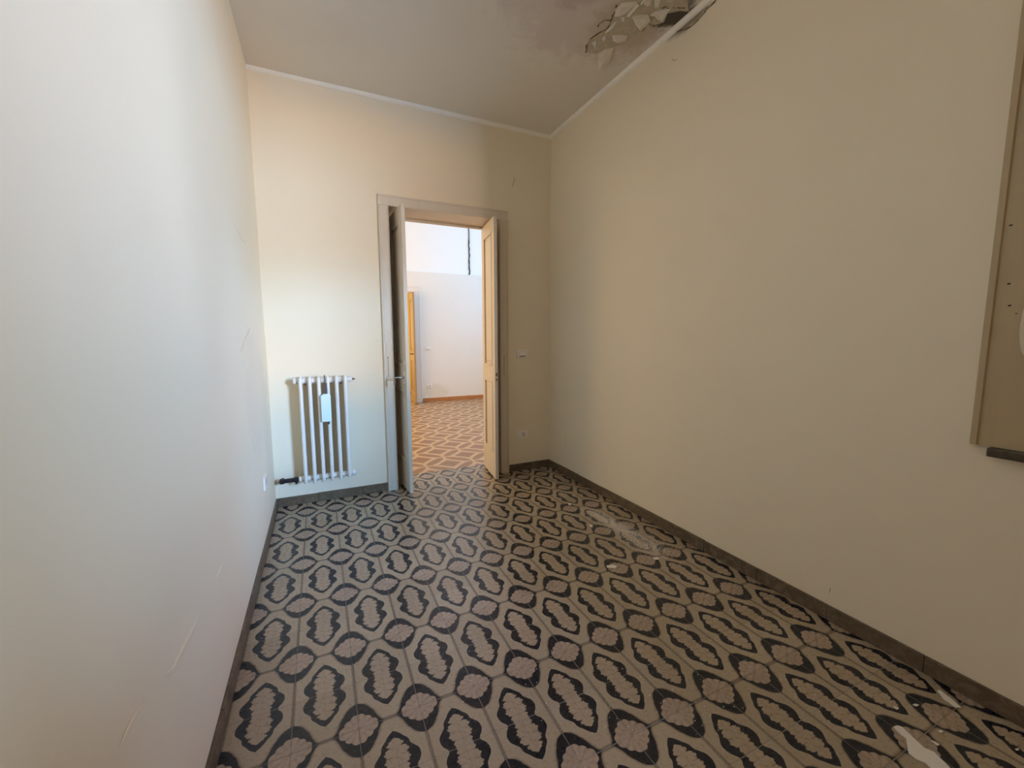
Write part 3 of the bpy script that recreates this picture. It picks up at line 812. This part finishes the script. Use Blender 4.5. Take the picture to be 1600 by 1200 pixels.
# ------------------------------------------------------------------ things seen in the next room
def far_cable():
    m = MB(); x = on_y(733, 400, FY+0.05).x; pts = []; rs = []
    for i in range(26):
        z = FH-0.02-(FH-LEDGE-0.03)*i/25
        pts.append((x+0.004*math.sin(i*1.1)+(0.006*math.sin(i*2.7) if i > 14 else 0), FY+0.045, z)); rs.append(0.009 if i < 15 else 0.010+0.004*(i % 2))
    return tag(m.tube(pts, rs, 8).build('hanging_cable', M_black), 'dark cable hanging down the high far wall above the ledge', 'cable')
far_cable()
fdoor = structure(empty('door_2', ((FDX0+FDX1)/2, FY, 0)))
part(casing_profile(MB(), (FDX1, FY, 0), (FDX1, FY, FDZ), (1, 0, 0), (0, -1, 0), 0.112), 'casing', M_farcase, fdoor)
part(casing_profile(MB(), (FDX0, FY, 0), (FDX0, FY, FDZ), (-1, 0, 0), (0, -1, 0), 0.112), 'casing', M_farcase, fdoor)
part(casing_profile(MB(), (FDX0-0.112, FY, FDZ), (FDX1+0.112, FY, FDZ), (0, 0, 1), (0, -1, 0), 0.105), 'head_casing', M_farcase, fdoor)
part(MB().box(FDX1-0.002, FDX1, FY, FY+0.30, 0, FDZ), 'jamb', M_farcase, fdoor)
part(MB().box(FDX0, FDX0+0.012, FY, FY+0.30, 0, FDZ), 'jamb', M_farcase, fdoor)
part(MB().box(FDX0, FDX1, FY, FY+0.30, FDZ-0.012, FDZ), 'head_jamb', M_farcase, fdoor)
fl_, FLW, _ = leaf('door_leaf', (1.690, FY+0.26), (1.665, FY-0.22), 0.035, 0.012, 2.165, [(0.25, 0.86), (1.02, 2.05)],
    'half open wooden door leaf in the distant doorway of the next room', side=1, wood=M_honey)
MB().tube([(FLW-0.06, 0.0, 0.97), (FLW-0.06, -0.05, 0.97), (FLW-0.16, -0.055, 0.97)], 0.009, 8).build('handle', M_black, fl_, True)
def curtain():
    m = MB(); N = 70; rows = []
    for z in (0.03, 0.9, 1.8, 2.6):
        rows.append([m.bm.verts.new((1.45+0.95*i/N, 9.9+0.035*math.sin(i*0.85+z*0.3)+0.01*math.sin(i*2.1), z)) for i in range(N+1)])
    for a, b in zip(rows[:-1], rows[1:]):
        for i in range(N): m.bm.faces.new((a[i], a[i+1], b[i+1], b[i]))
    g = bmesh.ops.extrude_face_region(m.bm, geom=m.bm.faces[:])
    for v in g['geom']:
        if isinstance(v, bmesh.types.BMVert): v.co.y += 0.003
    o = m.build('curtain', Mat('yellow_curtain', (0.80, 0.60, 0.16), 0.85, 0.1).done(), None, True)
    return tag(o, 'yellow curtain glimpsed through the distant doorway', 'curtain')
curtain()

# ------------------------------------------------------------------ plaster fallen on the floor
def slab_piece(name, pix, org, sc, label, lift=0.0, th=0.003):
    P = [on_z(org[0]+x/sc, org[1]+y/sc, th) for x, y in pix]; m = MB()
    m.prism([(p.x, p.y, 0.0006+lift+0.0015*random.random()) for p in P], (0, 0, th))
    return tag(m.build(name, M_chip), label, 'plaster flake', 'plaster flakes fallen on the floor', 'thing')
Z7 = ((1340, 1040), 6.154)
slab_piece('plaster_flake', [(345, 590), (385, 578), (425, 590), (500, 660), (640, 790), (735, 832), (890, 985), (1010, 1110), (900, 1120), (790, 1050), (700, 985), (655, 938), (560, 895), (490, 840), (478, 760), (465, 700), (420, 668)], *Z7,
    'long white plaster flake, the largest, on the tiles at bottom right')
slab_piece('plaster_flake', [(768, 240), (790, 235), (840, 275), (900, 320), (1000, 405), (940, 400), (880, 360), (830, 325)], *Z7,
    'slim white plaster flake beside the right baseboard')
slab_piece('plaster_flake', [(530, 375), (560, 368), (590, 380), (565, 392)], *Z7, 'small plaster chip left of the slim flake by the right baseboard')
slab_piece('plaster_flake', [(345, 395), (370, 398), (395, 412), (375, 422)], *Z7, 'small plaster chip lying beyond the tip of the largest flake')
slab_piece('plaster_flake', [(778, 625), (815, 622), (822, 640), (795, 648)], *Z7, 'upper of two plaster chips right of the largest flake')
slab_piece('plaster_flake', [(705, 722), (740, 730), (788, 762), (765, 768)], *Z7, 'lower of two plaster chips right of the largest flake')
slab_piece('plaster_flake', [(1515, 800), (1540, 795), (1555, 810), (1530, 815)], *Z7, 'tiny plaster chip at the right edge under the baseboard')
Z8 = ((860, 740), 6.154)
slab_piece('plaster_flake', [(370, 490), (405, 495), (408, 515), (385, 510)], *Z8, 'small plaster chip on a dark tile outline left of the dusty patch')
slab_piece('plaster_flake', [(540, 885), (600, 875), (640, 890), (625, 910), (545, 905)], *Z8, 'crumbled plaster chip in front of the dusty patch')
slab_piece('plaster_flake', [(985, 805), (1035, 805), (1045, 825), (1000, 830)], *Z8, 'plaster chip at the near end of the dusty patch')
slab_piece('plaster_flake', [(170, 285), (195, 285), (198, 302), (178, 305)], *Z8, 'small plaster chip farthest from the camera, behind the dusty patch')
# crumbs and dust nobody could count
def dust():
    vs, fs = [], []
    rnd = random.Random(3)
    centre = [on_z(*p, 0) for p in ((925, 800), (950, 815), (975, 828), (1000, 845), (1025, 860))]
    def bit(x, y, r):
        k = len(vs); n = 5; a0 = rnd.random()*6; h = r*0.5
        for i in range(n): vs.append((x+r*math.cos(a0+2*PI*i/n)*rnd.uniform(.6, 1), y+r*math.sin(a0+2*PI*i/n)*rnd.uniform(.6, 1), 0.0005))
        vs.append((x, y, 0.0005+h))
        for i in range(n): fs.append((k+i, k+(i+1) % n, k+n))
    for _ in range(12000):
        t = rnd.random(); f = t*(len(centre)-1); i = min(int(f), len(centre)-2); c = centre[i].lerp(centre[i+1], f-i)
        s = 0.035 if t < 0.6 else 0.055
        bit(c.x+rnd.gauss(0, s), c.y+rnd.gauss(0, s*1.3), rnd.uniform(.0006, .0023))
    for _ in range(320):
        p = on_z(rnd.uniform(700, 1300), rnd.uniform(790, 1150), 0)
        if p.x < XR-0.03: bit(p.x, p.y, rnd.uniform(.0008, .0028))
    me = bpy.data.meshes.new('plaster_dust'); me.from_pydata(vs, [], fs); me.materials.append(M_chip)
    o = link('plaster_dust', me)
    tag(o, 'white plaster dust and crumbs strewn on the tiles along right wall', 'dust', None, 'stuff')
dust()
